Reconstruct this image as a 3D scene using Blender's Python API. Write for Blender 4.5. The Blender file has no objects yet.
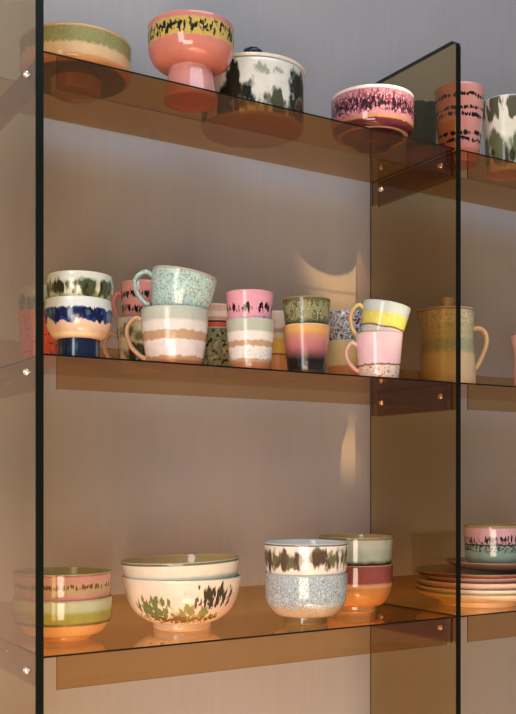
import bpy, bmesh, math, random
from mathutils import Vector, Matrix

# ------------------------------------------------------------------ camera, world, light
S = bpy.context.scene
COL = S.collection
PI = math.pi
EYE = 1.30                       # eye height
FPX = 988.0
YAW = math.asin(0.525)
FWD = Vector((math.sin(YAW), math.cos(YAW), 0))
RGT = Vector((math.cos(YAW), -math.sin(YAW), 0))

cd = bpy.data.cameras.new('camera')
cam = bpy.data.objects.new('camera', cd)
COL.objects.link(cam)
cam.location = (0, 0, EYE)
cam.rotation_euler = (PI / 2, 0, -YAW)
cd.sensor_fit = 'VERTICAL'
cd.sensor_height = 24
cd.lens = FPX / 714 * 24
cd.shift_y = (480 - 357) / 714
cd.clip_start = 0.02
S.camera = cam

S.view_settings.view_transform = 'Standard'
S.view_settings.look = 'None'
S.view_settings.gamma = 1
S.view_settings.use_curve_mapping = False
S.view_settings.exposure = 0.0
S.cycles.transparent_max_bounces = 32
S.cycles.max_bounces = 12

w = bpy.data.worlds.new('world')
S.world = w
w.use_nodes = True
bg = w.node_tree.nodes['Background']
bg.inputs[0].default_value = (0.66, 0.70, 0.80, 1)
bg.inputs[1].default_value = 0.23

def sun(name, direction, energy, color, angle):
    l = bpy.data.lights.new(name, 'SUN')
    l.energy = energy; l.color = color; l.angle = angle
    o = bpy.data.objects.new(name, l); COL.objects.link(o)
    o.rotation_euler = Vector(direction).to_track_quat('-Z', 'Y').to_euler()
    o.location = (0, 0, 3)
    return o

def area(name, loc, target, sx, sy, energy, color):
    l = bpy.data.lights.new(name, 'AREA')
    l.shape = 'RECTANGLE'; l.size = sx; l.size_y = sy
    l.energy = energy; l.color = color
    o = bpy.data.objects.new(name, l); COL.objects.link(o)
    o.location = loc
    o.rotation_euler = (Vector(target) - Vector(loc)).to_track_quat('-Z', 'Y').to_euler()
    return o

def sunbeam(name, target, radius, energy, direction=(0.30, 1.0, -0.62), dist=4.0, soft=0.035, blend=0.75):
    """Spot lamp acting as a shaft of low sun."""
    d = Vector(direction).normalized()
    l = bpy.data.lights.new(name, 'SPOT')
    l.energy = energy; l.color = (1.0, 0.86, 0.62); l.shadow_soft_size = soft
    l.spot_size = 2 * math.atan(radius / dist); l.spot_blend = blend
    o = bpy.data.objects.new(name, l); COL.objects.link(o)
    o.location = Vector(target) - d * dist
    o.rotation_euler = d.to_track_quat('-Z', 'Y').to_euler()
    return o

area('window_daylight', (-1.1, 0.1, 1.75), (0.95, 1.6, 1.4), 0.6, 1.5, 24, (0.97, 0.93, 0.90))
area('warm_low_fill', (-0.7, -0.5, 0.75), (0.95, 1.7, 1.0), 1.2, 0.9, 44, (1.0, 0.78, 0.60))  # added warm fill standing in for sunlit floor bounce, no window there
area('cool_top_fill', (0.9, 0.1, 3.5), (1.0, 1.8, 2.1), 2.0, 1.0, 31, (0.70, 0.88, 1.0))  # added cool fill that brightens the top of the wall
sunbeam('sunbeam_high', (1.345, 1.825, 1.785), 0.115, 1300)
sunbeam('sunbeam_low', (1.372, 1.825, 1.372), 0.066, 1000)
sunbeam('floor_bounce_spot', (0.85, 0.85, 0.0), 0.80, 7000, (0.45, 0.8, -0.75), 3.5, 0.05, 0.4)  # added spot on the unseen floor, its bounce warms the lower wall

# ------------------------------------------------------------------ scene measures
Y0 = 1.465                       # front line of the shelves
YB = Y0 + 0.268                  # back line
YW = Y0 + 0.36                  # wall
XL0, XL1 = 0.503, 0.516          # left side panel
XR0, XR1 = 1.364, 1.377          # middle side panel
XE0, XE1 = 2.225, 2.238          # far side panel
ZS = {'top': EYE + 0.6597, 'mid': EYE + 0.1947, 'low': EYE - 0.271}
PANEL_TOP = EYE + 0.876

# ------------------------------------------------------------------ node helpers
class NT:
    def __init__(s, name):
        s.m = bpy.data.materials.new(name); s.m.use_nodes = True
        s.t = s.m.node_tree; s.t.nodes.clear()
        s.out = s.n('ShaderNodeOutputMaterial')
    def n(s, typ, **kw):
        nd = s.t.nodes.new(typ)
        for k, v in kw.items(): setattr(nd, k, v)
        return nd
    def l(s, a, b): s.t.links.new(a, b)
    def put(s, sock, v):
        if hasattr(v, 'is_output') or isinstance(v, bpy.types.NodeSocket): s.l(v, sock)
        else: sock.default_value = v
    def math(s, op, a, b=0.0, clamp=False):
        nd = s.n('ShaderNodeMath', operation=op); nd.use_clamp = clamp
        s.put(nd.inputs[0], a); s.put(nd.inputs[1], b)
        return nd.outputs[0]
    def step(s, v, edge, soft):
        nd = s.n('ShaderNodeMapRange'); nd.interpolation_type = 'SMOOTHSTEP'
        s.put(nd.inputs[0], v); s.put(nd.inputs[1], edge - soft); s.put(nd.inputs[2], edge + soft)
        return nd.outputs[0]
    def mix(s, f, a, b):
        nd = s.n('ShaderNodeMix', data_type='RGBA')
        s.put(nd.inputs[0], f); s.put(nd.inputs[6], a); s.put(nd.inputs[7], b)
        return nd.outputs[2]
    def noise(s, vec, scale, detail=2.0, rough=0.5, dist=0.0):
        nd = s.n('ShaderNodeTexNoise')
        s.l(vec, nd.inputs['Vector']); nd.inputs['Scale'].default_value = scale
        nd.inputs['Detail'].default_value = detail; nd.inputs['Roughness'].default_value = rough
        nd.inputs['Distortion'].default_value = dist
        return nd.outputs[0]
    def mapped(s, vec, scale=(1, 1, 1), loc=(0, 0, 0)):
        nd = s.n('ShaderNodeMapping')
        s.l(vec, nd.inputs[0]); nd.inputs['Location'].default_value = loc; nd.inputs['Scale'].default_value = scale
        return nd.outputs[0]

def c4(c): return (c[0], c[1], c[2], 1.0)
def hexc(h):
    v = [int(h[i:i + 2], 16) / 255 for i in (0, 2, 4)]
    c = [x / 12.92 if x <= 0.04045 else ((x + 0.055) / 1.055) ** 2.4 for x in v]
    g = 0.3 * c[0] + 0.59 * c[1] + 0.11 * c[2]
    return tuple(0.94 * (g + (x - g) * 0.84) for x in c)      # fired glazes are a little chalkier than the swatch

SEED = [0]
def glaze(name, H, base, layers=(), rough=0.16, bump=0.0, mottle=0.06):
    """Glazed stoneware. Layers painted in order; heights are fractions of H.
    ('band', t0, t1, col, wobble, scale, soft)   ring of glaze with a runny edge
    ('drip', t0, t1, col, scale, density, stretch) vertical runs of pigment
    ('speck', t0, t1, col, scale, density)       fine speckle
    ('blot', t0, t1, col, scale, density, stretch) large brushed patches"""
    SEED[0] += 1
    s = NT(name)
    tc = s.n('ShaderNodeTexCoord').outputs['Object']
    off = (SEED[0] * 1.37 % 7, SEED[0] * 2.11 % 5, SEED[0] * 0.77 % 3)
    sep = s.n('ShaderNodeSeparateXYZ'); s.l(tc, sep.inputs[0])
    t = s.math('DIVIDE', sep.outputs[2], H)
    mo = s.noise(s.mapped(tc, (1, 1, 1), off), 45, 4, 0.6)
    if hasattr(base[0], '__len__'):         # list of (t, colour): soft gradient of glaze runs
        r = s.n('ShaderNodeValToRGB')
        el = r.color_ramp.elements
        while len(el) < len(base): el.new(0.5)
        for e, (tt, cc) in zip(el, base): e.position = tt; e.color = c4(cc)
        wob = s.noise(s.mapped(tc, (1, 1, 0.35), off), 40, 2)
        s.l(s.math('ADD', t, s.math('MULTIPLY', s.math('SUBTRACT', wob, 0.5), 0.10)), r.inputs[0])
        colr = r.outputs[0]
    else:
        nd = s.n('ShaderNodeRGB'); nd.outputs[0].default_value = c4(base); colr = nd.outputs[0]
    k = 0
    for L in layers:
        k += 1
        o2 = (off[0] + k * 0.61, off[1] + k * 0.43, off[2] + k * 0.29)
        kind, t0, t1, c = L[:4]
        if kind in ('band', 'lobe'):
            wobble, scale, soft = L[4:7]
            nz = s.noise(s.mapped(tc, (1, 1, 0.3), o2), scale, 4, 0.7) if kind == 'band' else s.noise(s.mapped(tc, (1, 1, 0.1), o2), scale, 1, 0.4)
            tw = s.math('ADD', t, s.math('MULTIPLY', s.math('SUBTRACT', nz, 0.5), wobble))
            m = s.math('MULTIPLY', s.step(tw, t0, soft), s.math('SUBTRACT', 1.0, s.step(tw, t1, soft)))
        elif kind in ('drip', 'blot'):
            scale, dens, stretch = L[4:7]
            nz = s.noise(s.mapped(tc, (1, 1, stretch), o2), scale, 3 if kind == 'drip' else 4, 0.55)
            mid, half = (t0 + t1) / 2, (t1 - t0) / 2
            win = s.math('SUBTRACT', 1.0, s.math('POWER', s.math('DIVIDE', s.math('ABSOLUTE', s.math('SUBTRACT', t, mid)), half), 2.0))
            thr = s.math('ADD', nz, s.math('MULTIPLY', s.math('SUBTRACT', win, 1.0), 0.28))
            if len(L) > 7:                  # only on one side of the pot: (to the right, towards the room, half angle)
                dv = (RGT * L[7][0] - FWD * L[7][1]).normalized()
                vm = s.n('ShaderNodeVectorMath', operation='MULTIPLY'); s.l(tc, vm.inputs[0]); vm.inputs[1].default_value = (1, 1, 0)
                vn = s.n('ShaderNodeVectorMath', operation='NORMALIZE'); s.l(vm.outputs[0], vn.inputs[0])
                vd = s.n('ShaderNodeVectorMath', operation='DOT_PRODUCT'); s.l(vn.outputs[0], vd.inputs[0]); vd.inputs[1].default_value = tuple(dv)
                aw = s.math('DIVIDE', s.math('SUBTRACT', 1.0, vd.outputs['Value']), 1 - math.cos(L[7][2]))
                thr = s.math('SUBTRACT', thr, s.math('MULTIPLY', aw, 0.26))
            m = s.step(thr, 0.62 - 0.35 * dens, 0.035 if kind == 'drip' else 0.06)
        elif kind == 'wave':                # a row of short runs hanging off a wavy line
            scale, dens, amp = L[4:7]
            wv = s.noise(s.mapped(tc, (1, 1, 0.02), o2), 22, 2)
            tw = s.math('ADD', t, s.math('MULTIPLY', s.math('SUBTRACT', wv, 0.5), amp))
            nz = s.noise(s.mapped(tc, (1, 1, 0.22), o2), scale * 1.9, 2, 0.6, 0.5)
            mid, half = (t0 + t1) / 2, (t1 - t0) * 0.72
            d1 = s.math('DIVIDE', s.math('SUBTRACT', tw, mid), half)
            win = s.math('SUBTRACT', 1.0, s.math('MULTIPLY', d1, d1))
            m = s.step(s.math('ADD', nz, s.math('MULTIPLY', s.math('SUBTRACT', win, 1.0), 0.22)), 0.56 - 0.16 * dens, 0.03)
        else:
            scale, dens = L[4:6]
            nz = s.noise(s.mapped(tc, (1, 1, 1), o2), scale, 2, 0.5)
            m = s.step(nz, 0.70 - 0.32 * dens, 0.03)
            m = s.math('MULTIPLY', m, s.math('MULTIPLY', s.step(t, t0, 0.03), s.math('SUBTRACT', 1.0, s.step(t, t1, 0.03))))
        colr = s.mix(m, colr, c4(c))
    dark = s.n('ShaderNodeMix', data_type='RGBA', blend_type='MULTIPLY')
    dark.inputs[0].default_value = 1.0
    g = s.n('ShaderNodeMapRange'); s.l(mo, g.inputs[0]); g.inputs[1].default_value = 0.3; g.inputs[2].default_value = 0.7
    g.inputs[3].default_value = 1 - mottle; g.inputs[4].default_value = 1 + mottle
    s.l(colr, dark.inputs[6]); s.l(g.outputs[0], dark.inputs[7])
    p = s.n('ShaderNodeBsdfPrincipled')
    s.l(dark.outputs[2], p.inputs['Base Color'])
    p.inputs['Roughness'].default_value = rough
    p.inputs['Specular IOR Level'].default_value = 0.55
    b = s.n('ShaderNodeBump'); b.inputs['Strength'].default_value = 0.12 + bump; b.inputs['Distance'].default_value = 0.002
    s.l(mo, b.inputs['Height']); s.l(b.outputs[0], p.inputs['Normal'])
    s.l(p.outputs[0], s.out.inputs[0])
    return s.m

def acrylic(name, tint, rough=0.02):
    s = NT(name)
    geo = s.n('ShaderNodeNewGeometry')
    mr = s.n('ShaderNodeMapRange'); s.l(geo.outputs['Backfacing'], mr.inputs[0])
    mr.inputs[3].default_value = 1.49; mr.inputs[4].default_value = 1 / 1.49
    fr = s.n('ShaderNodeFresnel'); s.l(mr.outputs[0], fr.inputs[0])
    tr = s.n('ShaderNodeBsdfTransparent'); tr.inputs[0].default_value = c4(tint)
    gl = s.n('ShaderNodeBsdfGlossy'); gl.inputs['Roughness'].default_value = rough
    gl.inputs['Color'].default_value = (1, 1, 1, 1)
    mx = s.n('ShaderNodeMixShader'); s.l(fr.outputs[0], mx.inputs[0]); s.l(tr.outputs[0], mx.inputs[1]); s.l(gl.outputs[0], mx.inputs[2])
    s.l(mx.outputs[0], s.out.inputs[0])
    return s.m

def plain(name, col, rough=0.4, metal=0.0):
    s = NT(name)
    tc = s.n('ShaderNodeTexCoord').outputs['Object']
    nz = s.noise(tc, 30, 3)
    p = s.n('ShaderNodeBsdfPrincipled')
    s.l(s.mix(nz, c4(tuple(x * 0.94 for x in col)), c4(tuple(min(1, x * 1.06) for x in col))), p.inputs['Base Color'])
    p.inputs['Roughness'].default_value = rough; p.inputs['Metallic'].default_value = metal
    s.l(p.outputs[0], s.out.inputs[0])
    return s.m

def wall_mat():
    s = NT('painted plaster')
    tc = s.n('ShaderNodeTexCoord').outputs['Object']
    st = s.noise(s.mapped(tc, (1, 1, 0.06)), 90, 4, 0.6)
    cl = s.noise(tc, 2.6, 3, 0.5)
    sc = s.noise(s.mapped(tc, (0.25, 1, 2.2)), 26, 3, 0.6)
    c = s.mix(cl, c4((0.318, 0.297, 0.306)), c4((0.368, 0.338, 0.346)))
    c = s.mix(s.math('MULTIPLY', s.step(st, 0.55, 0.2), 0.16), c, c4((0.43, 0.40, 0.405)))
    c = s.mix(s.math('MULTIPLY', s.step(sc, 0.755, 0.03), 0.30), c, c4((0.26, 0.22, 0.20)))
    p = s.n('ShaderNodeBsdfPrincipled')
    s.l(c, p.inputs['Base Color']); p.inputs['Roughness'].default_value = 0.55
    p.inputs['Specular IOR Level'].default_value = 0.3
    p.inputs['Coat Weight'].default_value = 0.25; p.inputs['Coat Roughness'].default_value = 0.12
    b = s.n('ShaderNodeBump'); b.inputs['Strength'].default_value = 0.15; b.inputs['Distance'].default_value = 0.002
    s.l(st, b.inputs['Height']); s.l(b.outputs[0], p.inputs['Normal'])
    s.l(p.outputs[0], s.out.inputs[0])
    return s.m

def floor_mat():
    s = NT('oak boards')
    tc = s.n('ShaderNodeTexCoord').outputs['Object']
    br = s.n('ShaderNodeTexBrick'); s.l(tc, br.inputs[0])
    br.inputs['Scale'].default_value = 1.0; br.inputs['Brick Width'].default_value = 1.6; br.inputs['Row Height'].default_value = 0.14
    br.inputs['Mortar Size'].default_value = 0.002
    br.inputs['Color1'].default_value = c4((0.50, 0.35, 0.235)); br.inputs['Color2'].default_value = c4((0.45, 0.31, 0.20))
    br.inputs['Mortar'].default_value = c4((0.12, 0.06, 0.03))
    gr = s.noise(s.mapped(tc, (1, 14, 1)), 5, 4)
    p = s.n('ShaderNodeBsdfPrincipled')
    s.l(s.mix(s.math('MULTIPLY', gr, 0.35), br.outputs[0], c4((0.30, 0.20, 0.13))), p.inputs['Base Color'])
    p.inputs['Roughness'].default_value = 0.35
    s.l(p.outputs[0], s.out.inputs[0])
    return s.m

# ------------------------------------------------------------------ mesh helpers
def link(name, bm, mats, parent=None, smooth=False, sharp=None):
    bmesh.ops.recalc_face_normals(bm, faces=bm.faces)
    me = bpy.data.meshes.new(name)
    bm.to_mesh(me); bm.free()
    for m in (mats if isinstance(mats, (list, tuple)) else [mats]): me.materials.append(m)
    if smooth:
        for p in me.polygons: p.use_smooth = True
        if sharp is not None: me.set_sharp_from_angle(angle=math.radians(sharp))
    o = bpy.data.objects.new(name, me); COL.objects.link(o)
    if parent: o.parent = parent
    return o

def box(bm, x0, x1, y0, y1, z0, z1, mat=0, edge_axes=(), edge_mat=1):
    v = [bm.verts.new((x, y, z)) for x in (x0, x1) for y in (y0, y1) for z in (z0, z1)]
    fs = {'-x': (0, 1, 3, 2), '+x': (4, 6, 7, 5), '-y': (0, 4, 5, 1), '+y': (2, 3, 7, 6), '-z': (0, 2, 6, 4), '+z': (1, 5, 7, 3)}
    for k, q in fs.items():
        f = bm.faces.new([v[i] for i in q])
        f.material_index = edge_mat if k in edge_axes else mat

def curve_pts(pts, n=5):
    """Catmull-Rom through (r, z); a point with a third item True is a corner."""
    segs, cur = [], []
    for p in pts:
        cur.append((p[0], p[1]))
        if len(p) > 2 and p[2] and len(cur) > 1:
            segs.append(cur); cur = [(p[0], p[1])]
    if len(cur) > 1: segs.append(cur)
    out = []
    for sg in segs:
        if len(sg) == 2: res = list(sg)
        else:
            P = [sg[0]] + sg + [sg[-1]]
            res = []
            for i in range(1, len(P) - 2):
                p0, p1, p2, p3 = P[i - 1:i + 3]
                for k in range(n):
                    t = k / n
                    f = lambda a, b, c, d: 0.5 * (2 * b + (c - a) * t + (2 * a - 5 * b + 4 * c - d) * t * t + (3 * b - a - 3 * c + d) * t ** 3)
                    res.append((max(0, f(p0[0], p1[0], p2[0], p3[0])), f(p0[1], p1[1], p2[1], p3[1])))
            res.append(sg[-1])
        out += res if not out else res[1:]
    return out

def lathe(bm, prof, mats, seg=56):
    """prof: list of (r, z); mats: material index per segment."""
    rings = []
    for r, z in prof:
        if r < 1e-6: rings.append([bm.verts.new((0, 0, z))])
        else: rings.append([bm.verts.new((r * math.cos(2 * PI * k / seg), r * math.sin(2 * PI * k / seg), z)) for k in range(seg)])
    for i in range(len(rings) - 1):
        a, b = rings[i], rings[i + 1]
        for k in range(seg):
            k2 = (k + 1) % seg
            if len(a) == 1 and len(b) == 1: continue
            if len(a) == 1: f = bm.faces.new((a[0], b[k2], b[k]))
            elif len(b) == 1: f = bm.faces.new((a[k], a[k2], b[0]))
            else: f = bm.faces.new((a[k], a[k2], b[k2], b[k]))
            f.material_index = mats[i]

def vessel_bm(outer, th, floor, lip=1, seg=56, spout=None):
    """outer: control points from the foot (r > 0) up to the rim; closes the base and hollows the inside."""
    o = curve_pts(outer)
    R, H = o[-1]
    prof = [(0, o[0][1])] + o
    mats = [0] * (len(prof) - 1)
    rim = [(R - th * 0.15, H + th * 0.35), (R - th * 0.5, H + th * 0.5), (R - th * 0.85, H + th * 0.35)]
    prof += rim; mats += [lip] * len(rim)
    inner = [(max(r - th, 0.004), z) for r, z in reversed(o) if z > floor + 0.004 and r - th > 0.006]
    prof += inner; mats += [1] * len(inner)
    rl = inner[-1][0]
    prof += [(rl * 0.85, floor), (0, floor)]; mats += [1, 1]
    bm = bmesh.new()
    lathe(bm, prof, mats, seg)
    if spout:
        ang, amt = spout
        for v in bm.verts:
            if v.co.z > H * 0.6:
                a = math.atan2(v.co.y, v.co.x) - ang
                a = (a + PI) % (2 * PI) - PI
                k = max(0, 1 - abs(a) / 0.42) ** 1.3 * ((v.co.z - H * 0.6) / (H * 0.4)) ** 2
                v.co.x += math.cos(ang) * amt * k; v.co.y += math.sin(ang) * amt * k; v.co.z += 0.15 * amt * k
    return bm

def tube_bm(path, rw, rh, seg=14, n=6):
    """Sweep an ellipse (half width rw across, rh in the bending plane) along a path in local x-z."""
    P = [Vector((p[0], 0, p[1])) for p in path]
    Q = [P[0]] + P + [P[-1]]
    pts = []
    for i in range(1, len(Q) - 2):
        p0, p1, p2, p3 = Q[i - 1:i + 3]
        for k in range(n):
            t = k / n
            pts.append(0.5 * (2 * p1 + (p2 - p0) * t + (2 * p0 - 5 * p1 + 4 * p2 - p3) * t * t + (3 * p1 - p0 - 3 * p2 + p3) * t ** 3))
    pts.append(P[-1])
    bm = bmesh.new(); rings = []
    for i, p in enumerate(pts):
        d = (pts[min(i + 1, len(pts) - 1)] - pts[max(i - 1, 0)]).normalized()
        nrm = Vector((-d.z, 0, d.x))
        rings.append([bm.verts.new(p + nrm * rh * math.cos(2 * PI * k / seg) + Vector((0, 1, 0)) * rw * math.sin(2 * PI * k / seg)) for k in range(seg)])
    for a, b in zip(rings, rings[1:]):
        for k in range(seg): bm.faces.new((a[k], a[(k + 1) % seg], b[(k + 1) % seg], b[k]))
    bm.faces.new(rings[0]); bm.faces.new(rings[-1])
    return bm

def thing(name, label, cat, loc, group=None, tilt=0.0, turn=0.0):
    o = bpy.data.objects.new(name, None); COL.objects.link(o)
    o.empty_display_size = 0.03
    o.location = loc
    o.rotation_euler = (Matrix.Rotation(tilt, 3, FWD) @ Matrix.Rotation(turn, 3, 'Z')).to_euler()
    o['label'] = label; o['category'] = cat
    if group: o['group'] = group
    return o

def struct(o):
    o['kind'] = 'structure'
    return o

# ------------------------------------------------------------------ materials of the setting
TINT = (0.80, 0.70, 0.50)
ACR = acrylic('amber acrylic sheet', TINT)
ACRS = acrylic('thin amber acrylic sheet', (0.885, 0.732, 0.52))
ACRF = acrylic('amber acrylic flange', (0.76, 0.58, 0.30))
LIPEDGE = acrylic('polished amber edge', (0.42, 0.30, 0.14))
EDGE = plain('dark acrylic edge', (0.004, 0.006, 0.004), 0.35)
EDGE.node_tree.nodes['Principled BSDF'].inputs['Specular IOR Level'].default_value = 0.15
STEEL = plain('brushed steel', (0.75, 0.72, 0.68), 0.25, 1.0)
WALL = wall_mat()
FLOOR = floor_mat()

# ------------------------------------------------------------------ the room
bm = bmesh.new(); box(bm, -2.6, 5.2, YW, YW + 0.12, 0, 2.9); struct(link('wall_back', bm, WALL))
bm = bmesh.new(); box(bm, -2.6, 5.2, -3.2, YW, -0.1, 0); struct(link('floor', bm, FLOOR))

# ------------------------------------------------------------------ the shelving unit
unit = thing('shelving_unit', 'tall wall shelving of smoky amber acrylic held by screws', 'shelf', (XR0, YB, 0))
inv = Matrix.Translation(-Vector(unit.location))

def upart(name, bm, mats, parent=unit, **kw):
    if parent is unit: bm.transform(inv)
    else: bm.transform(Matrix.Translation(-Vector(unit.location)))
    return link(name, bm, mats, parent, **kw)

def side_panel(x0, x1):
    bm = bmesh.new()
    r, n = 0.016, 8
    y0, y1 = Y0 - 0.002, YB + 0.004
    out = [(y1, 0.0), (y0, 0.0)]
    out += [(y0 + r - r * math.cos(k / n * PI / 2), PANEL_TOP - r + r * math.sin(k / n * PI / 2)) for k in range(n + 1)]
    out += [(y1, PANEL_TOP)]
    a = [bm.verts.new((x0, y, z)) for y, z in out]
    b = [bm.verts.new((x1, y, z)) for y, z in out]
    bm.faces.new(a).material_index = 0
    bm.faces.new(b[::-1]).material_index = 0
    for i in range(len(out)):
        j = (i + 1) % len(out)
        if i == len(out) - 1:               # the rear edge: polished, only its arris reads dark
            c0, c1 = bm.verts.new((x0 + 0.003, out[i][0], out[i][1])), bm.verts.new((x0 + 0.003, out[j][0], out[j][1]))
            bm.faces.new((a[j], a[i], c0, c1)).material_index = 1
            bm.faces.new((c1, c0, b[i], b[j])).material_index = 0
            continue
        bm.faces.new((a[j], a[i], b[i], b[j])).material_index = 1
    return upart('side_panel', bm, [ACR, EDGE])

for x0, x1 in ((XL0, XL1), (XR0, XR1), (XE0, XE1)): side_panel(x0, x1)

LIP = 0.054
def screw(parent, x, y, z, sgn):
    """Pan-head screw whose axis runs along x; the head faces sgn."""
    bm = bmesh.new()
    lathe(bm, [(0, -0.001), (0.0062, -0.001), (0.0062, 0.0015), (0.005, 0.0034), (0.0028, 0.0042), (0.0024, 0.0028), (0, 0.0028)], [0] * 6, 20)
    bm.transform(Matrix.Translation((x, y, z)) @ Matrix.Rotation(sgn * PI / 2, 4, 'Y'))
    return upart('screw', bm, STEEL, parent, smooth=True, sharp=35)

def shelf(x0, x1, z, heads):
    e = 0.0006
    bm = bmesh.new()
    box(bm, x0 + e, x1 - e, Y0, YB - 0.003, z - 0.003, z, 0, ('-y', '-x', '+x'))
    sh = upart('shelf', bm, [ACRS, EDGE])
    bm = bmesh.new()
    box(bm, x0 + 0.022, x1 - 0.022, Y0, Y0 + 0.003, z - LIP, z - 0.0034, 0, ('-x', '+x', '-z'))
    upart('front_lip', bm, [ACRS, LIPEDGE], sh)
    bm = bmesh.new()
    box(bm, x0 + 0.004, x1 - 0.004, YB - 0.0028, YB, z, z + LIP, 0, ('+z',))
    upart('back_lip', bm, [ACRS, EDGE], sh)
    for s, x in ((1, x0 + e), (-1, x1 - e)):
        bm = bmesh.new()
        box(bm, min(x, x + s * 0.003), max(x, x + s * 0.003), Y0 + 0.008, YB - 0.006, z - LIP, z - 0.0034, 0, ('-y', '+y'))
        upart('side_flange', bm, [ACRF, EDGE], sh)
        for d in (0.038, 0.228):
            screw(sh, x + s * 0.0035, Y0 + d, z - 0.026, s)
            if (x == x0 + e and heads): screw(sh, x0 - (XL1 - XL0) - 0.0005, Y0 + d, z - 0.026, -1)
    return sh

for zn in ('top', 'mid', 'low'):
    shelf(XL1, XR0, ZS[zn], True)
    shelf(XR1, XE0, ZS[zn], False)

# ------------------------------------------------------------------ placing crockery
def spot(px, sh, d, lift=0.0):
    """A point on a shelf, d behind its front line, along the sight line through column px."""
    u = (px - 258) / FPX
    Y = Y0 + d
    dep = Y / (FWD.y + u * RGT.y)
    p = FWD * dep + RGT * (u * dep)
    return Vector((p.x, p.y, ZS[sh] + 0.0004 + lift)), dep

LEFT = math.atan2(-RGT.y, -RGT.x)        # heading of «left as one stands before the shelf»
RIGHT = math.atan2(RGT.y, RGT.x)

def taper(R, H, b=0.78, belly=0.0, foot=0.004):
    return [(R * b - foot, 0.0, True), (R * b, foot), (R * (b + (1 - b) * 0.35) + belly, H * 0.33), (R * (b + (1 - b) * 0.72) + belly, H * 0.68), (R, H)]

def cup(name, label, cat, px, sh, d, R, H, mats, lift=0.0, tilt=0.0, group=None, b=0.78, th=0.0035, prof=None, floor=None, belly=0.0, foot=None, footmat=None, footname='foot'):
    loc, dep = spot(px, sh, d, lift)
    t = thing(name, label, cat, loc, group, tilt)
    pr = prof or taper(R, H, b, belly)
    fl = floor if floor is not None else pr[0][1] + 0.006
    body = link('body', vessel_bm(pr, th, fl), mats, t, smooth=True, sharp=50)
    if foot:
        r0, r1, z1 = foot               # foot radius at the ground, at the body, its height
        bm = bmesh.new()
        o = curve_pts([(r0 - 0.003, 0, True), (r0, 0.003), ((r0 + r1) / 2, z1 * 0.5), (r1, z1)])
        pr2 = [(r0 - 0.008, 0.006), (r0 - 0.006, 0.0)] + o + [(max(r1 - 0.008, 0.002), z1)]
        pr2 = [(0, 0.006)] + pr2 + [(0, z1)]
        lathe(bm, pr2, [0] * (len(pr2) - 1))
        link(footname, bm, footmat or mats[0], t, smooth=True, sharp=40)
    return t

def handle(t, R, z0, z1, out, mat, ang=LEFT, rw=0.006, rh=0.0042, droop=0.0, inner=0.0):
    """Loop handle from z1 (upper root) to z0 (lower root), reaching out past the wall."""
    h = z1 - z0
    path = [(R - 0.002, z1 - 0.004), (R + out * 0.45, z1 + 0.004), (R + out * 0.9, z1 - h * 0.12), (R + out, z1 - h * 0.38),
            (R + out * 0.72, z1 - h * 0.70), (R + out * 0.28 - inner, z0 + h * 0.06), (R - 0.002 - inner, z0)]
    bm = tube_bm(path, rw, rh)
    bm.transform(Matrix.Rotation(ang, 4, 'Z'))
    return link('handle', bm, mat, t, smooth=True)

C = hexc
CREAM = C('e6dfcb'); WHITE = C('eae6dc'); TAN = C('c79a6b'); SAND = C('d9b58a')
GREEN = C('4f5a2c'); DKGREEN = C('2b3320'); BROWN = C('4a3424'); PINK = C('e79c98'); PALEPINK = C('f0b9c2')
BLACK = C('1c1714'); CORAL = C('dd7f6c'); TEAL = C('9fc4c0')

IN_CREAM = glaze('cream glaze inside', 0.1, C('ded4bb'))
IN_WHITE = glaze('white glaze inside', 0.1, C('e6e3da'))
IN_OLIVE = glaze('olive gold glaze inside', 0.1, C('b99c5c'))
IN_PINK = glaze('pink glaze inside', 0.1, C('d99a94'))
IN_GREY = glaze('grey glaze inside', 0.1, C('b9bdb4'))
G_TOP, G_MID, G_LOW = 'crockery on the top shelf', 'cups on the middle shelf', 'bowls and plates on the bottom shelf'

# ------------------------------------------------------------------ top shelf
# footed olive dish
H = 0.081; R = 0.0945
m = glaze('olive and peach glaze', H, C('d9b47c'), [('band', 0.66, 1.2, C('8b8a4e'), 0.20, 110, 0.03), ('speck', 0.62, 0.98, C('9a975a'), 420, 0.45), ('band', 0.965, 1.3, C('d89c6c'), 0, 10, 0.01), ('band', -0.5, 0.42, C('cf9a5c'), 0.02, 30, 0.03), ('band', -0.5, 0.300, C('2c2810'), 0, 10, 0.006)], rough=0.14)  # last band: shade of the underside recess, painted as dark olive
m2 = glaze('peach glaze foot', 0.022, C('9a7a3c'))
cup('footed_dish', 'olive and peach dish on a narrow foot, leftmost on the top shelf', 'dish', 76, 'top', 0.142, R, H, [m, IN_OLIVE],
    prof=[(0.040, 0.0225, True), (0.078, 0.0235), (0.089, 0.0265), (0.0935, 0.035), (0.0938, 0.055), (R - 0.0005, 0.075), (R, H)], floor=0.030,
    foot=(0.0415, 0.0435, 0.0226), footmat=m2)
# pink chalice bowl
H = 0.1265; R = 0.0755
m = glaze('salmon pink glaze with yellow scrawl', H, C('d27a6a'), [('band', 0.70, 0.93, C('c7a83c'), 0.10, 120, 0.012), ('drip', 0.68, 0.95, C('26231c'), 190, 0.42, 0.5)], rough=0.10)
m2 = glaze('salmon pink glaze', H, C('d58b80'), rough=0.10)
cup('pedestal_bowl', 'salmon pink bowl with a yellow and black band on a thick pedestal', 'bowl', 191, 'top', 0.068, R, H, [m, IN_PINK],
    prof=[(0.034, 0.0545, True), (0.052, 0.058), (0.066, 0.068), (0.0735, 0.084), (0.0755, 0.104), (R, H)], floor=0.062,
    foot=(0.0475, 0.0385, 0.0560), footmat=m2, footname='pedestal')
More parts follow.
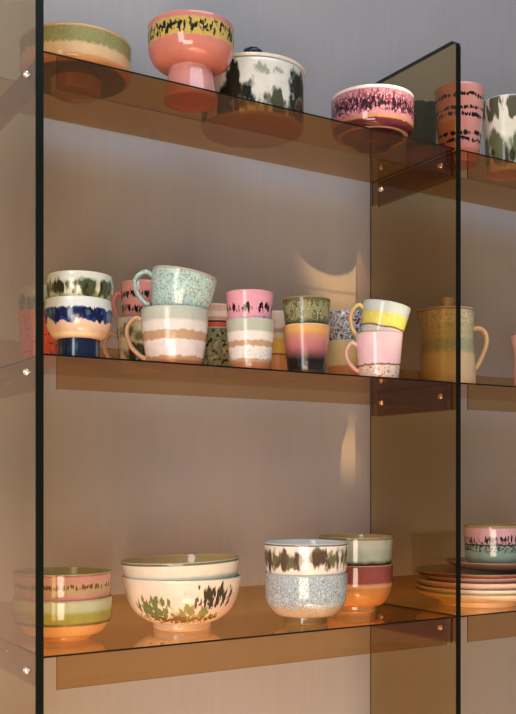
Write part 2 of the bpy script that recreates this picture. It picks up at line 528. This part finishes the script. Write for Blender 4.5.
# lidded pot
H = 0.1025; R = 0.0985
m = glaze('white glaze with dark green brushwork', H, C('dad8cc'), [('blot', 0.66, 0.98, C('9aa088'), 55, 0.50, 0.6, (0.35, 1.0, 0.45)), ('blot', -0.1, 0.80, C('6a7052'), 45, 0.60, 0.4, (-0.05, 1.0, 0.6)), ('blot', -0.1, 0.92, C('1c2216'), 38, 0.85, 0.45, (-0.42, 1.0, 0.42)), ('blot', -0.2, 1.1, C('262c1c'), 30, 0.95, 0.5, (1.0, 0.45, 0.42)), ('blot', -0.2, 0.6, C('4a5236'), 50, 0.62, 0.4, (0.6, 1.0, 0.45)), ('blot', 0.0, 0.8, C('333a26'), 30, 0.8, 0.5, (-1.0, 0.3, 0.4)), ('band', -0.5, 0.07, C('9c8468'), 0.05, 30, 0.02)], rough=0.12)
t = cup('lidded_pot', 'wide white pot with dark green brushwork and a lid on the top shelf', 'pot', 252.5, 'top', 0.140, R, H, [m, IN_WHITE],
        prof=[(0.090, 0, True), (0.0955, 0.004), (R - 0.001, 0.018), (R - 0.0005, 0.06), (R, H)])
m = glaze('white lid glaze', 0.03, C('dcd9d0'))
bm = bmesh.new()
pf = curve_pts([(0.088, 0.1035, True), (0.0985, 0.1035), (0.1005, 0.1065), (0.098, 0.1095), (0.070, 0.116), (0.035, 0.122), (0.001, 0.1235)])
pf = [(0, 0.1035)] + pf + [(0, 0.1235)]
seat_z = 0.0025
pf = [(a, z + seat_z) for a, z in pf]
lathe(bm, pf, [0] * (len(pf) - 1)); lid = link('lid', bm, m, t, smooth=True, sharp=45)
bm = bmesh.new()
pf = curve_pts([(0.0085, 0.1232, True), (0.0095, 0.132), (0.0165, 0.141), (0.0185, 0.150), (0.013, 0.1565), (0.001, 0.158)])
pf = [(0, 0.1232)] + pf + [(0, 0.158)]
pf = [(a, z + seat_z) for a, z in pf]
lathe(bm, pf, [0] * (len(pf) - 1), 24)
for v in bm.verts:
    if v.co.z > 0.14:
        a = math.atan2(v.co.y, v.co.x); k = 1 + 0.06 * math.cos(8 * a); v.co.x *= k; v.co.y *= k
k = link('knob', bm, plain('black knob glaze', (0.012, 0.012, 0.012), 0.2), lid, smooth=True)
k['label'] = 'black ribbed knob'
# plum bowl
H = 0.094; R = 0.0822
m = glaze('plum and pink reactive glaze', H, C('5c2030'), [('band', 0.37, 1.2, C('ad6a76'), 0.10, 60, 0.03), ('drip', 0.40, 0.98, C('7d3348'), 200, 0.55, 0.45), ('speck', 0.45, 0.95, C('c58a94'), 230, 0.36), ('drip', 0.42, 0.85, C('2c1a24'), 210, 0.46, 0.5), ('band', 0.35, 0.40, C('a8772c'), 0.10, 60, 0.015), ('band', -0.5, 0.206, C('c0a08c'), 0, 10, 0.004), ('band', 0.95, 1.3, C('e5c9c4'), 0, 10, 0.01)], rough=0.07)
m2 = glaze('plum glaze foot', 0.02, C('5a2228'), rough=0.08)
cup('footed_bowl', 'plum and pink mottled bowl on a small foot beside the transparent upright', 'bowl', 372.5, 'top', 0.088, R, H, [m, IN_WHITE],
    prof=[(0.036, 0.0200, True), (0.058, 0.0205), (0.063, 0.0185), (0.069, 0.0185), (0.0785, 0.028), (0.0815, 0.044), (R, 0.065), (R, H)], floor=0.028,
    foot=(0.0372, 0.0372, 0.0204), footmat=m2)
# tumblers in the right bay
H = 0.150
m = glaze('dark green and sand glaze', H, C('bfa164'), [('band', 0.36, 1.5, C('2f4234'), 0.05, 30, 0.03), ('speck', 0.4, 1.0, C('4a5b44'), 260, 0.4)])
cup('tumbler', 'dark green tumbler with sandy base behind the transparent upright', 'cup', 421, 'top', 0.172, 0.036, H, [m, IN_GREY], b=0.82, group=G_TOP)
H = 0.155
sq = [('wave', 0.86 - 0.045, 0.86, BLACK, 120, 0.85, 0.10), ('wave', 0.70 - 0.04, 0.70, BLACK, 120, 0.85, 0.10), ('wave', 0.62 - 0.05, 0.62, BLACK, 120, 0.8, 0.12), ('wave', 0.38 - 0.05, 0.38, BLACK, 120, 0.9, 0.10), ('wave', 0.29 - 0.045, 0.29, BLACK, 120, 0.8, 0.10)]
m = glaze('pink glaze with rows of black squiggles', H, C('d68a80'), sq + [('band', -0.5, 0.16, C('d3724c'), 0.02, 30, 0.01)])
cup('tumbler', 'tall pink tumbler with rows of black squiggles on the top shelf', 'cup', 459.5, 'top', 0.077, 0.0515, H, [m, IN_PINK], b=0.74, group=G_TOP, belly=0.001)
H = 0.152
m = glaze('white glaze with mossy runs', H, C('e2decb'), [('drip', 0.62, 1.15, C('59573f'), 60, 0.62, 0.25), ('blot', 0.02, 0.62, C('646a46'), 26, 0.52, 0.35), ('drip', 0.0, 0.42, C('3c3a22'), 50, 0.45, 0.3)])
cup('tumbler', 'white tumbler with mossy green runs at the right end of the top shelf', 'cup', 507, 'top', 0.070, 0.055, H, [m, IN_WHITE], b=0.76, group=G_TOP)

# ------------------------------------------------------------------ middle shelf, front row
# goblet with blue runs, white and green cup nested in it
H = 0.097; R = 0.0545
m = glaze('cream and peach glaze with cobalt runs', H, C('e0bfa0'), [('band', 0.70, 1.3, C('d9dcd4'), 0.05, 30, 0.04), ('lobe', 0.62, 0.86, C('1d3480'), 0.30, 85, 0.015), ('drip', 0.58, 0.90, C('121a44'), 95, 0.42, 0.2), ('drip', 0.62, 0.88, C('2e6278'), 95, 0.20, 0.2), ('band', 0.38, 0.44, C('e8d9a8'), 0.02, 30, 0.02), ('band', 0.845, 1.3, C('d9dcd4'), 0.05, 90, 0.02)])
m2 = glaze('cobalt blue glaze foot', 0.036, C('142348'), [('drip', 0.0, 1.0, C('28566a'), 130, 0.22, 0.1), ('drip', 0.85, 1.2, C('101a34'), 90, 0.5, 0.3)])
cup('goblet', 'white goblet with cobalt blue runs and a thick blue foot', 'cup', 78.5, 'mid', 0.072, R, H, [m, IN_CREAM],
    prof=[(0.033, 0.034, True), (0.040, 0.036), (0.050, 0.050), (0.0545, 0.066), (0.0555, 0.079), (0.0535, 0.092), (0.0535, H)], floor=0.040,
    foot=(0.0345, 0.0350, 0.0350), footmat=m2, group=G_MID)
H = 0.066; R = 0.0535
m = glaze('cream glaze with green palm brushwork', H, C('d9d7b8'), [('band', 0.74, 1.4, C('d2d4c4'), 0.3, 24, 0.10), ('blot', 0.10, 0.75, C('8d8f4c'), 36, 0.42, 0.6), ('blot', 0.30, 1.05, C('43502a'), 34, 0.44, 0.5), ('drip', 0.3, 0.95, C('2f2c1c'), 75, 0.30, 0.3)])
cup('cup', 'cream cup with green palm strokes nested in the blue footed goblet', 'cup', 80, 'mid', 0.072, R, H, [m, IN_CREAM],
    prof=[(0.026, 0, True), (0.031, 0.003), (0.040, 0.011), (0.0476, 0.024), (0.0535, 0.040), (0.0545, 0.052), (0.0528, 0.062), (0.0528, H)], lift=0.0715, group=G_MID)
# cappuccino mugs
def ppm(px, d):
    u = (px - 258) / FPX
    return FPX * (FWD.y + u * RGT.y) / (Y0 + d)
H = 0.099; R = 0.0595
m = glaze('grey white and toffee banded glaze', H, C('c29a70'), [('band', 0.17, 0.44, C('e6dcd8'), 0.13, 90, 0.012), ('band', 0.60, 0.80, C('e2d9d2'), 0.14, 90, 0.012), ('band', 0.78, 1.4, C('b9bfb0'), 0.05, 60, 0.04), ('speck', 0.18, 0.40, C('d9d0d2'), 300, 0.35), ('band', -0.4, 0.10, C('b06a42'), 0.04, 40, 0.03)])
mh = glaze('toffee glaze handle', H, C('dbb084'))
t = cup('mug', 'large grey and toffee banded mug with frothy white rings, handle to the left', 'mug', 174.7, 'mid', 0.078, R, H, [m, IN_GREY], b=0.79, belly=0.0015, group=G_MID)
handle(t, R * 0.90, 0.016, 0.084, 0.030, mh, rw=0.008, inner=0.004)
H = 0.082; R = 0.0575
m = glaze('turquoise mottled glaze', H, C('a6ccc9'), [('speck', -0.1, 1.1, C('bcd6d2'), 190, 0.45), ('speck', -0.1, 1.1, C('94a488'), 240, 0.45), ('band', 0.965, 1.4, C('b7a58a'), 0, 10, 0.01)])
t = cup('mug', 'turquoise speckled mug leaning to the right in the toffee banded mug', 'mug', 176.8, 'mid', 0.078, R, H, [m, IN_GREY], lift=0.082, tilt=math.radians(10), b=0.74, belly=0.002, group=G_MID)
handle(t, R * 0.92, 0.020, 0.072, 0.031, m, rw=0.0075)
# pink cup in grey banded cup
H = 0.090; R = 0.0445
m = glaze('grey white and toffee banded glaze small', H, C('c29a70'), [('band', 0.22, 0.46, C('e6e0da'), 0.15, 120, 0.012), ('band', 0.58, 0.78, C('e2ddd6'), 0.14, 120, 0.012), ('band', 0.76, 1.4, C('b4bba8'), 0.04, 60, 0.03), ('speck', 0.22, 0.40, C('cfc8cc'), 260, 0.4), ('band', -0.4, 0.16, C('b9794c'), 0.05, 60, 0.03)])
cup('cup', 'grey and toffee banded cup with frothy white rings and no handle', 'cup', 250.5, 'mid', 0.058, R, H, [m, IN_GREY], b=0.80, group=G_MID)
H = 0.084; R = 0.0435
m = glaze('rose pink glaze with black squiggle', H, C('e596ab'), [('wave', 0.56, 0.74, BLACK, 110, 0.6, 0.30), ('wave', 0.27, 0.42, BLACK, 110, 0.6, 0.12)])
cup('cup', 'rose pink cup with black squiggle nested in the grey banded cup', 'cup', 249.5, 'mid', 0.058, R, H, [m, IN_PINK], lift=0.0555, b=0.80, group=G_MID)
# olive cup in sunset cup
H = 0.090; R = 0.0440
m = glaze('sunset banded glaze', H, [(0.0, C('6b5040')), (0.10, C('2a2220')), (0.30, C('1f1a1b')), (0.42, C('7d4a46')), (0.55, C('b8676c')), (0.70, C('c87876')), (0.80, C('d08a58')), (0.88, C('e0a044')), (1.0, C('e2a64a'))])
cup('cup', 'cup banded orange, rose and black under the olive cup', 'cup', 306.5, 'mid', 0.058, R, H, [m, IN_CREAM], b=0.79, group=G_MID)
H = 0.086; R = 0.0450
m = glaze('olive green streaked glaze', H, C('5c5a30'), [('drip', 0.35, 1.1, C('8e8a58'), 120, 0.45, 0.3), ('speck', 0.45, 1.0, C('9aa07c'), 260, 0.35), ('band', -0.5, 0.52, C('4a431f'), 0.12, 50, 0.06), ('band', 0.93, 1.4, C('6a5c2c'), 0.02, 30, 0.02)])
cup('cup', 'dark olive streaked cup nested in the orange and rose banded cup', 'cup', 306.3, 'mid', 0.058, R, H, [m, IN_OLIVE], lift=0.0535, b=0.76, group=G_MID)
# yellow mug in pink mug
H = 0.088; R = 0.0462
m = glaze('baby pink glaze over speckled base', H, C('efc3cc'), [('band', -0.5, 0.30, C('e8d2c2'), 0.16, 26, 0.012), ('band', 0.285, 0.325, C('8a6a3c'), 0.16, 26, 0.010), ('speck', -0.1, 0.27, C('b07a56'), 220, 0.36), ('band', 0.97, 1.4, C('e9c4b0'), 0, 10, 0.01)])
# the two band layers above share the same wandering edge only roughly, as real glaze does
mh = glaze('peach pink glaze handle', H, C('ecb8ac'))
t = cup('mug', 'baby pink mug with speckled base, handle to the left', 'mug', 379, 'mid', 0.052, R, H, [m, IN_PINK], b=0.83, group=G_MID)
handle(t, R * 0.91, 0.017, 0.069, 0.022, mh, rw=0.006, inner=0.003)
H = 0.078; R = 0.0470
m = glaze('grey and lemon yellow banded glaze', H, C('cfc6c0'), [('band', 0.42, 0.76, C('e2d038'), 0.10, 40, 0.02), ('band', 0.39, 0.435, C('7a6428'), 0.10, 40, 0.012), ('band', 0.74, 1.4, C('c2ccc4'), 0.03, 40, 0.03), ('speck', 0.5, 0.7, C('efe36a'), 120, 0.3)])
mh = glaze('sandy yellow glaze handle', H, C('dfae72'), [('band', 0.80, 1.5, C('d8c060'), 0.1, 60, 0.05)])
t = cup('mug', 'grey mug with lemon yellow band leaning in the baby pink mug', 'mug', 379.3, 'mid', 0.052, R, H, [m, IN_GREY], lift=0.068, tilt=math.radians(11), b=0.80, group=G_MID)
handle(t, R * 0.90, 0.006, 0.066, 0.023, mh, rw=0.0055, inner=0.003)

# ------------------------------------------------------------------ middle shelf, back row
H = 0.090
m = glaze('coral glaze with dark dots', H, C('d2584a'), [('speck', 0.1, 0.9, C('7a2c26'), 120, 0.25)])
cup('cup', 'coral red cup half hidden behind the blue footed goblet', 'cup', 40, 'mid', 0.172, 0.0375, H, [m, IN_PINK], b=0.80, group=G_MID)
H = 0.080
m = glaze('grey green dappled glaze', H, C('a3a892'), [('blot', 0.2, 1.0, C('5a6444'), 50, 0.45, 0.6)])
cup('cup', 'grey green dappled cup nested in the coral red cup', 'cup', 40, 'mid', 0.172, 0.0370, H, [m, IN_GREY], lift=0.050, b=0.78, group=G_MID)
H = 0.097
m = glaze('white glaze with dark green patches', H, C('d8d3ae'), [('blot', 0.0, 0.62, C('3a3a22'), 22, 0.56, 0.6), ('blot', 0.5, 1.0, C('6d7446'), 26, 0.40, 0.6)])
mh = glaze('tan glaze handle', H, C('cda070'))
t = cup('mug', 'cream mug with dark green patches behind the toffee banded mug', 'mug', 141, 'mid', 0.192, 0.0450, H, [m, IN_CREAM], b=0.84, group=G_MID)
handle(t, 0.041, 0.012, 0.070, 0.026, mh, rw=0.006)
H = 0.082
m = glaze('salmon glaze with black squiggles', H, C('df8f84'), [('wave', 0.66, 0.80, BLACK, 110, 0.6, 0.12), ('wave', 0.34, 0.48, BLACK, 110, 0.65, 0.12)])
mh = glaze('salmon glaze handle', H, C('e58a80'))
t = cup('mug', 'salmon pink mug with black squiggles behind the turquoise mug', 'mug', 142.5, 'mid', 0.192, 0.0410, H, [m, IN_PINK], lift=0.082, b=0.82, group=G_MID)
handle(t, 0.037, 0.016, 0.062, 0.016, mh, rw=0.0055)
H = 0.088
m = glaze('green glaze with dark speckles', H, C('7f8a66'), [('speck', -0.1, 0.97, C('2e3024'), 150, 0.42), ('speck', -0.1, 0.97, C('a7a98c'), 110, 0.35)])
cup('cup', 'green cup with dark speckles behind the toffee banded mug', 'cup', 216, 'mid', 0.172, 0.0410, H, [m, IN_CREAM], b=0.82, group=G_MID)
H = 0.080
m = glaze('white glaze with orange and brown bands', H, C('e6d6c4'), [('band', 0.64, 0.72, C('cf9f86'), 0.02, 30, 0.02), ('band', 0.58, 0.635, C('4c2a22'), 0.03, 40, 0.01), ('band', 0.38, 0.585, C('e0502a'), 0.03, 40, 0.012), ('band', 0.85, 1.4, C('dcb49c'), 0.02, 30, 0.03)])
cup('cup', 'white cup with orange and brown rings nested in the green speckled cup', 'cup', 216, 'mid', 0.172, 0.0405, H, [m, IN_CREAM], lift=0.0515, b=0.84, group=G_MID)
H = 0.088
m = glaze('tan glaze with yellow band', H, C('cf9c68'), [('band', 0.56, 0.93, C('dcbf3a'), 0.04, 40, 0.03), ('band', 0.53, 0.57, C('8a5a2c'), 0.04, 40, 0.012), ('band', 0.90, 1.4, C('d9d0a0'), 0.02, 40, 0.02)])
cup('cup', 'tan cup with yellow band between the grey banded and orange banded cups', 'cup', 277.5, 'mid', 0.172, 0.0410, H, [m, IN_CREAM], b=0.82, group=G_MID)
H = 0.080
m = glaze('blush white banded glaze', H, C('dcc9a6'), [('band', 0.62, 1.4, C('dfc6b4'), 0.03, 40, 0.03), ('band', 0.50, 0.60, C('b79f83'), 0.03, 40, 0.02)])
cup('cup', 'blush and cream cup nested in the tan and yellow cup', 'cup', 277.5, 'mid', 0.172, 0.0405, H, [m, IN_CREAM], lift=0.0505, b=0.84, group=G_MID)
H = 0.086
m = glaze('pale straw glaze over tan', H, C('b98355'), [('band', 0.42, 1.4, C('cfc78e'), 0.05, 40, 0.03)])
mh = glaze('straw glaze handle', H, C('d0a672'), [('band', 0.55, 1.5, C('cfc9a8'), 0.1, 40, 0.05)])
t = cup('mug', 'straw yellow mug behind the baby pink mug', 'mug', 347, 'mid', 0.165, 0.0430, H, [m, IN_CREAM], b=0.88, group=G_MID)
handle(t, 0.040, 0.012, 0.066, 0.020, mh, rw=0.006)
H = 0.089
m = glaze('blue glaze with red and dark speckles', H, C('9fb4bd'), [('speck', -0.1, 1.1, C('8e3f30'), 170, 0.40), ('speck', -0.1, 1.1, C('2c2e38'), 200, 0.38), ('speck', -0.1, 1.1, C('d5d6cf'), 190, 0.36)])
cup('cup', 'blue cup with red and dark speckles behind the lemon banded mug', 'cup', 346, 'mid', 0.165, 0.0400, H, [m, IN_GREY], lift=0.0575, b=0.86, group=G_MID)

# ------------------------------------------------------------------ middle shelf, right bay
H = 0.166; R = 0.0592
m = glaze('straw glaze with green misty band', H, C('dcc596'), [('band', 0.42, 0.80, C('d4bf8c'), 0.06, 40, 0.05), ('speck', 0.44, 0.62, C('a3ad84'), 230, 0.80), ('band', 0.50, 0.56, C('a8b08a'), 0.12, 90, 0.03), ('speck', 0.66, 1.0, C('b4b58a'), 160, 0.62), ('band', -0.5, 0.42, C('e2c694'), 0.05, 60, 0.03), ('band', 0.975, 1.3, C('a87a44'), 0, 10, 0.01)], rough=0.28)
t = thing('jug', 'straw coloured jug with green misty band behind the upright on the middle shelf', 'jug', spot(447.5, 'mid', 0.122)[0])
body = link('body', vessel_bm([(R - 0.006, 0, True), (R - 0.002, 0.004), (R, 0.02), (R - 0.002, 0.07), (R - 0.0045, 0.11), (R - 0.0035, 0.14), (R - 0.002, H)], 0.004, 0.008, spout=(LEFT, 0.010)), [m, IN_CREAM], t, smooth=True, sharp=50)
mh = glaze('straw glaze handle', H, C('cba46e'), rough=0.25)
hb = tube_bm([(0.052, 0.128), (0.070, 0.128), (0.0815, 0.116), (0.0825, 0.095), (0.074, 0.070), (0.0645, 0.050), (0.0555, 0.038)], 0.012, 0.0055)
hb.transform(Matrix.Rotation(RIGHT, 4, 'Z')); link('handle', hb, mh, t, smooth=True)
bm = bmesh.new()
pf = curve_pts([(0.046, H - 0.010, True), (0.0505, H - 0.008), (0.0505, H - 0.003), (0.030, H + 0.002), (0.0135, H + 0.003, True), (0.0125, H + 0.012), (0.0135, H + 0.026), (0.011, H + 0.0285), (0.001, H + 0.029)])
pf = [(0, H - 0.010)] + pf + [(0, H + 0.029)]
lathe(bm, pf, [0] * (len(pf) - 1)); link('lid', bm, mh, t, smooth=True, sharp=45)
H = 0.123
m = glaze('blush pink glaze', H, C('e8a49c'), [('speck', -0.1, 0.3, C('c8756a'), 150, 0.4)])
cup('cup', 'flared pink cup at the right end of the middle shelf', 'cup', 536, 'mid', 0.080, 0.056, H, [m, IN_PINK],
    prof=[(0.036, 0, True), (0.044, 0.004), (0.048, 0.03), (0.047, 0.075), (0.050, 0.10), (0.056, H)], group=G_MID)

# ------------------------------------------------------------------ bottom shelf
def bowlprof(R, H, rf, zf, full=0.5):
    return [(rf - 0.002, zf, True), (rf + (R - rf) * 0.45, zf + 0.003), (R * 0.90, zf + (H - zf) * 0.24), (R * 0.975, zf + (H - zf) * full), (R * 0.995, zf + (H - zf) * 0.75), (R, H)]
# left stack
H = 0.071; R = 0.0840
m = glaze('mint, lime and peach banded glaze', H, C('d9a25c'), [('band', 0.42, 0.50, C('6a5a2a'), 0.03, 30, 0.03), ('band', 0.48, 0.80, C('a8a02a'), 0.03, 30, 0.04), ('band', 0.74, 1.4, C('bfc592'), 0.03, 30, 0.07), ('band', 0.97, 1.4, C('c9a878'), 0, 10, 0.01)], rough=0.08)
m2 = glaze('peach glaze foot ring', 0.01, C('c98f56'))
cup('bowl', 'lime, mint and peach banded bowl under the rosy bowl by the left upright', 'bowl', 63, 'low', 0.152, R, H, [m, IN_OLIVE], prof=bowlprof(R, H, 0.050, 0.008, 0.42), foot=(0.048, 0.051, 0.0084), footmat=m2, footname='foot_ring', group=G_LOW)
H = 0.066; R = 0.0838
m = glaze('rose and sand glaze with brown squiggle', H, C('c9887a'), [('band', 0.50, 0.80, C('b99a64'), 0.08, 40, 0.07), ('wave', 0.63, 0.75, C('7a4832'), 150, 0.6, 0.12), ('band', 0.955, 1.4, C('a86a4c'), 0, 10, 0.01)], rough=0.10)
cup('bowl', 'rosy bowl with brown squiggle and olive inside, on the lime banded bowl', 'bowl', 63, 'low', 0.152, R, H, [m, IN_OLIVE], lift=0.048, prof=bowlprof(R * 0.985, H, 0.046, 0.0, 0.40)[:-1] + [(R, H)], group=G_LOW, floor=0.007)
# nested salad bowls
H = 0.095; R = 0.1095
def salad(R, H, rf, zf): return [(rf, zf, True), (rf + 0.016, zf + 0.002), (R * 0.80, zf + (H - zf) * 0.22), (R * 0.90, zf + (H - zf) * 0.45), (R * 0.96, zf + (H - zf) * 0.72), (R, H)]
m = glaze('blush white glaze with mossy grass strokes', H, C('ecd9c4'), [('blot', 0.14, 0.62, C('b0923e'), 50, 0.50, 0.35, (0.15, 1.0, 0.8)), ('drip', 0.14, 0.80, C('6f7c3c'), 130, 0.68, 0.12, (-0.55, 1.0, 0.45)), ('drip', 0.14, 0.62, C('7f8a48'), 120, 0.52, 0.16, (0.30, 1.0, 0.7)), ('drip', 0.14, 0.40, C('7a5226'), 140, 0.55, 0.25, (0.0, 1.0, 1.2)), ('drip', 0.40, 1.0, C('45402a'), 120, 0.64, 0.16, (0.62, 0.8, 0.50))], rough=0.08)
m2 = glaze('peach white foot', 0.014, C('e0bf98'))
cup('salad_bowl', 'large blush white bowl with mossy grass strokes on a foot', 'bowl', 182, 'low', 0.150, R, H, [m, IN_CREAM], prof=salad(R, H, 0.050, 0.014), foot=(0.0535, 0.0535, 0.0146), footmat=m2, group=G_LOW)
H = 0.088; R = 0.1085
m = glaze('cream white glaze with grey green rim', H, C('e3d8c2'), [('band', 0.955, 1.4, C('5c6a68'), 0, 10, 0.01), ('band', -0.5, 0.72, C('b9c0a8'), 0.06, 20, 0.05)], rough=0.08)
cup('salad_bowl', 'cream bowl with dark rim and golden inside nested in the mossy bowl', 'bowl', 182, 'low', 0.150, R, H, [m, glaze('golden olive inside', H, C('d3ad66'), rough=0.1)], lift=0.0375, tilt=math.radians(-2.0), prof=salad(R, H, 0.046, 0.0), group=G_LOW)
# blue speckled bowl with white bowl in it
H = 0.094; R = 0.0790
m = glaze('pale blue glaze with olive flecks', H, C('a6bacb'), [('speck', 0.1, 1.0, C('c8d2d8'), 200, 0.4), ('speck', 0.1, 1.0, C('8c8e74'), 330, 0.40), ('band', -0.5, 0.36, C('b9ab9c'), 0.16, 60, 0.06), ('speck', 0.0, 0.36, C('b9a274'), 160, 0.5)], rough=0.12)
m2 = glaze('olive brown foot', 0.014, C('8a7440'), rough=0.1)
f = cup('bowl', 'pale blue flecked bowl on an olive foot near the shelf front', 'bowl', 306, 'low', 0.086, R, H, [m, IN_GREY], prof=bowlprof(R, H, 0.040, 0.014, 0.42), foot=(0.0415, 0.0400, 0.0146), footmat=m2, group=G_LOW)
H = 0.082; R = 0.0805
m = glaze('white glaze with brown and green brush marks', H, C('e9e0d4'), [('blot', 0.35, 1.02, C('6a6a3a'), 48, 0.40, 0.4), ('blot', 0.30, 1.0, C('5a4434'), 52, 0.43, 0.3), ('band', 0.965, 1.4, C('6c6252'), 0, 10, 0.008)], rough=0.08)
cup('bowl', 'white bowl with brown and green brush marks in the pale blue bowl', 'bowl', 306, 'low', 0.086, R, H, [m, IN_WHITE], lift=0.0695, prof=bowlprof(R * 0.985, H, 0.038, 0.0, 0.42)[:-1] + [(R, H)], group=G_LOW, floor=0.007)
# brown stack
H = 0.098; R = 0.0765
m = glaze('amber and rosewood banded glaze', H, C('c98428'), [('band', 0.56, 0.66, C('d0a06a'), 0.05, 30, 0.03), ('band', 0.64, 1.4, C('94463c'), 0.05, 30, 0.03)], rough=0.07)
m2 = glaze('amber foot', 0.014, C('c99a5c'), rough=0.1)
cup('bowl', 'amber bowl with rosewood upper band in the bottom stack by the upright', 'bowl', 355.5, 'low', 0.162, R, H, [m, IN_OLIVE], prof=bowlprof(R, H, 0.040, 0.014, 0.45), foot=(0.0415, 0.0405, 0.0146), footmat=m2, group=G_LOW)
H = 0.088; R = 0.0770
m = glaze('celadon grey glaze with brown base', H, C('3c1e14'), [('band', 0.46, 1.4, C('9aa690'), 0.10, 60, 0.06), ('band', 0.72, 1.4, C('a9ada0'), 0.10, 40, 0.08), ('band', 0.955, 1.4, C('8c6c3c'), 0, 10, 0.01)], rough=0.08)
cup('bowl', 'celadon grey bowl with dark brown base on the amber bowl', 'bowl', 355.5, 'low', 0.162, R, H, [m, IN_OLIVE], lift=0.0660, prof=bowlprof(R * 0.985, H, 0.038, 0.0, 0.42)[:-1] + [(R, H)], group=G_LOW, floor=0.007)
# plates in the right bay
PX, PD = 478, 0.128
def plate(R, z, mats, label, tall=0.012, px=PX, foot=0.0, d=PD):
    loc, dep = spot(px, 'low', d, z)
    t = thing('plate', label, 'plate', loc, 'plates stacked in the right bay')
    rf = R * 0.62
    h = tall + foot
    prof = [(0, foot), (rf, foot), (R * 0.80, foot + tall * 0.22), (R * 0.95, foot + tall * 0.72), (R - 0.001, h - 0.001), (R, h + 0.001), (R - 0.0015, h + 0.0028),
            (R * 0.94, h - 0.0005 + 0.001), (R * 0.80, foot + tall * 0.22 + 0.0055), (rf, foot + 0.0045), (0, foot + 0.0045)]
    bm = bmesh.new(); lathe(bm, prof, [0] * 5 + [1] * 5, 72)
    link('body', bm, mats, t, smooth=True, sharp=50)
    if foot:
        bm = bmesh.new()
        pf = [(rf * 0.9, foot + 0.0004), (rf * 0.9, 0.001), (rf * 0.92, 0), (rf * 0.98, 0), (rf, 0.002), (rf * 1.04, foot + 0.001)]
        lathe(bm, pf, [0] * 5, 64); link('foot_ring', bm, mats[0], t, smooth=True, sharp=40)
    return t
top_br = glaze('brown glaze plate top', 0.02, C('bb9070'), rough=0.1)
m = glaze('peach glaze plate', 0.03, C('ecd3ae'), rough=0.1)
plate(0.137, 0.0, [m, glaze('peach plate top', 0.03, C('d6b184'))], 'peach plate with a foot at the bottom of the plate stack', tall=0.020, foot=0.010)
m = glaze('sand and sage glaze plate', 0.02, C('e8dcbc'), rough=0.1)
plate(0.137, 0.0160, [m, m], 'sand coloured plate second from the bottom of the plate stack', tall=0.0240)
m = glaze('terracotta pink glaze plate', 0.02, C('ecc0ae'), rough=0.1)
plate(0.137, 0.0295, [m, m], 'pink terracotta plate in the middle of the plate stack', tall=0.0240)
m = glaze('rosy brown glaze plate', 0.02, C('e9baa6'), [('band', 0.9, 3, C('7a3c2a'), 0, 10, 0.05)], rough=0.1)
plate(0.137, 0.0480, [m, top_br], 'rosy plate with brown top under the small plate', tall=0.0240)
m = glaze('brown grey glaze side plate', 0.012, C('8f8070'), [('band', 0.75, 3, C('a86a54'), 0.05, 30, 0.05)], rough=0.1)
plate(0.100, 0.0745, [m, top_br], 'small brown grey side plate on top of the plate stack', tall=0.016, px=492)
H = 0.087; R = 0.0655
m = glaze('pink over sage glaze with black squiggle', H, C('8fa596'), [('band', 0.56, 1.4, C('e0a2a8'), 0.04, 60, 0.02), ('speck', 0.36, 0.62, C('3a3c34'), 240, 0.55), ('wave', 0.60, 0.76, BLACK, 100, 0.6, 0.10), ('band', 0.52, 0.555, C('4a3626'), 0.03, 40, 0.01), ('band', 0.96, 1.4, C('a87e3c'), 0, 10, 0.01)], rough=0.12)
cup('bowl', 'small pink and sage bowl with black squiggle on the plate stack', 'bowl', 494, 'low', PD, R, H, [m, IN_OLIVE], lift=0.0822, prof=[(0.044, 0, True), (0.054, 0.003), (0.0625, 0.016), (0.0645, 0.035), (R, H)], group=G_LOW)
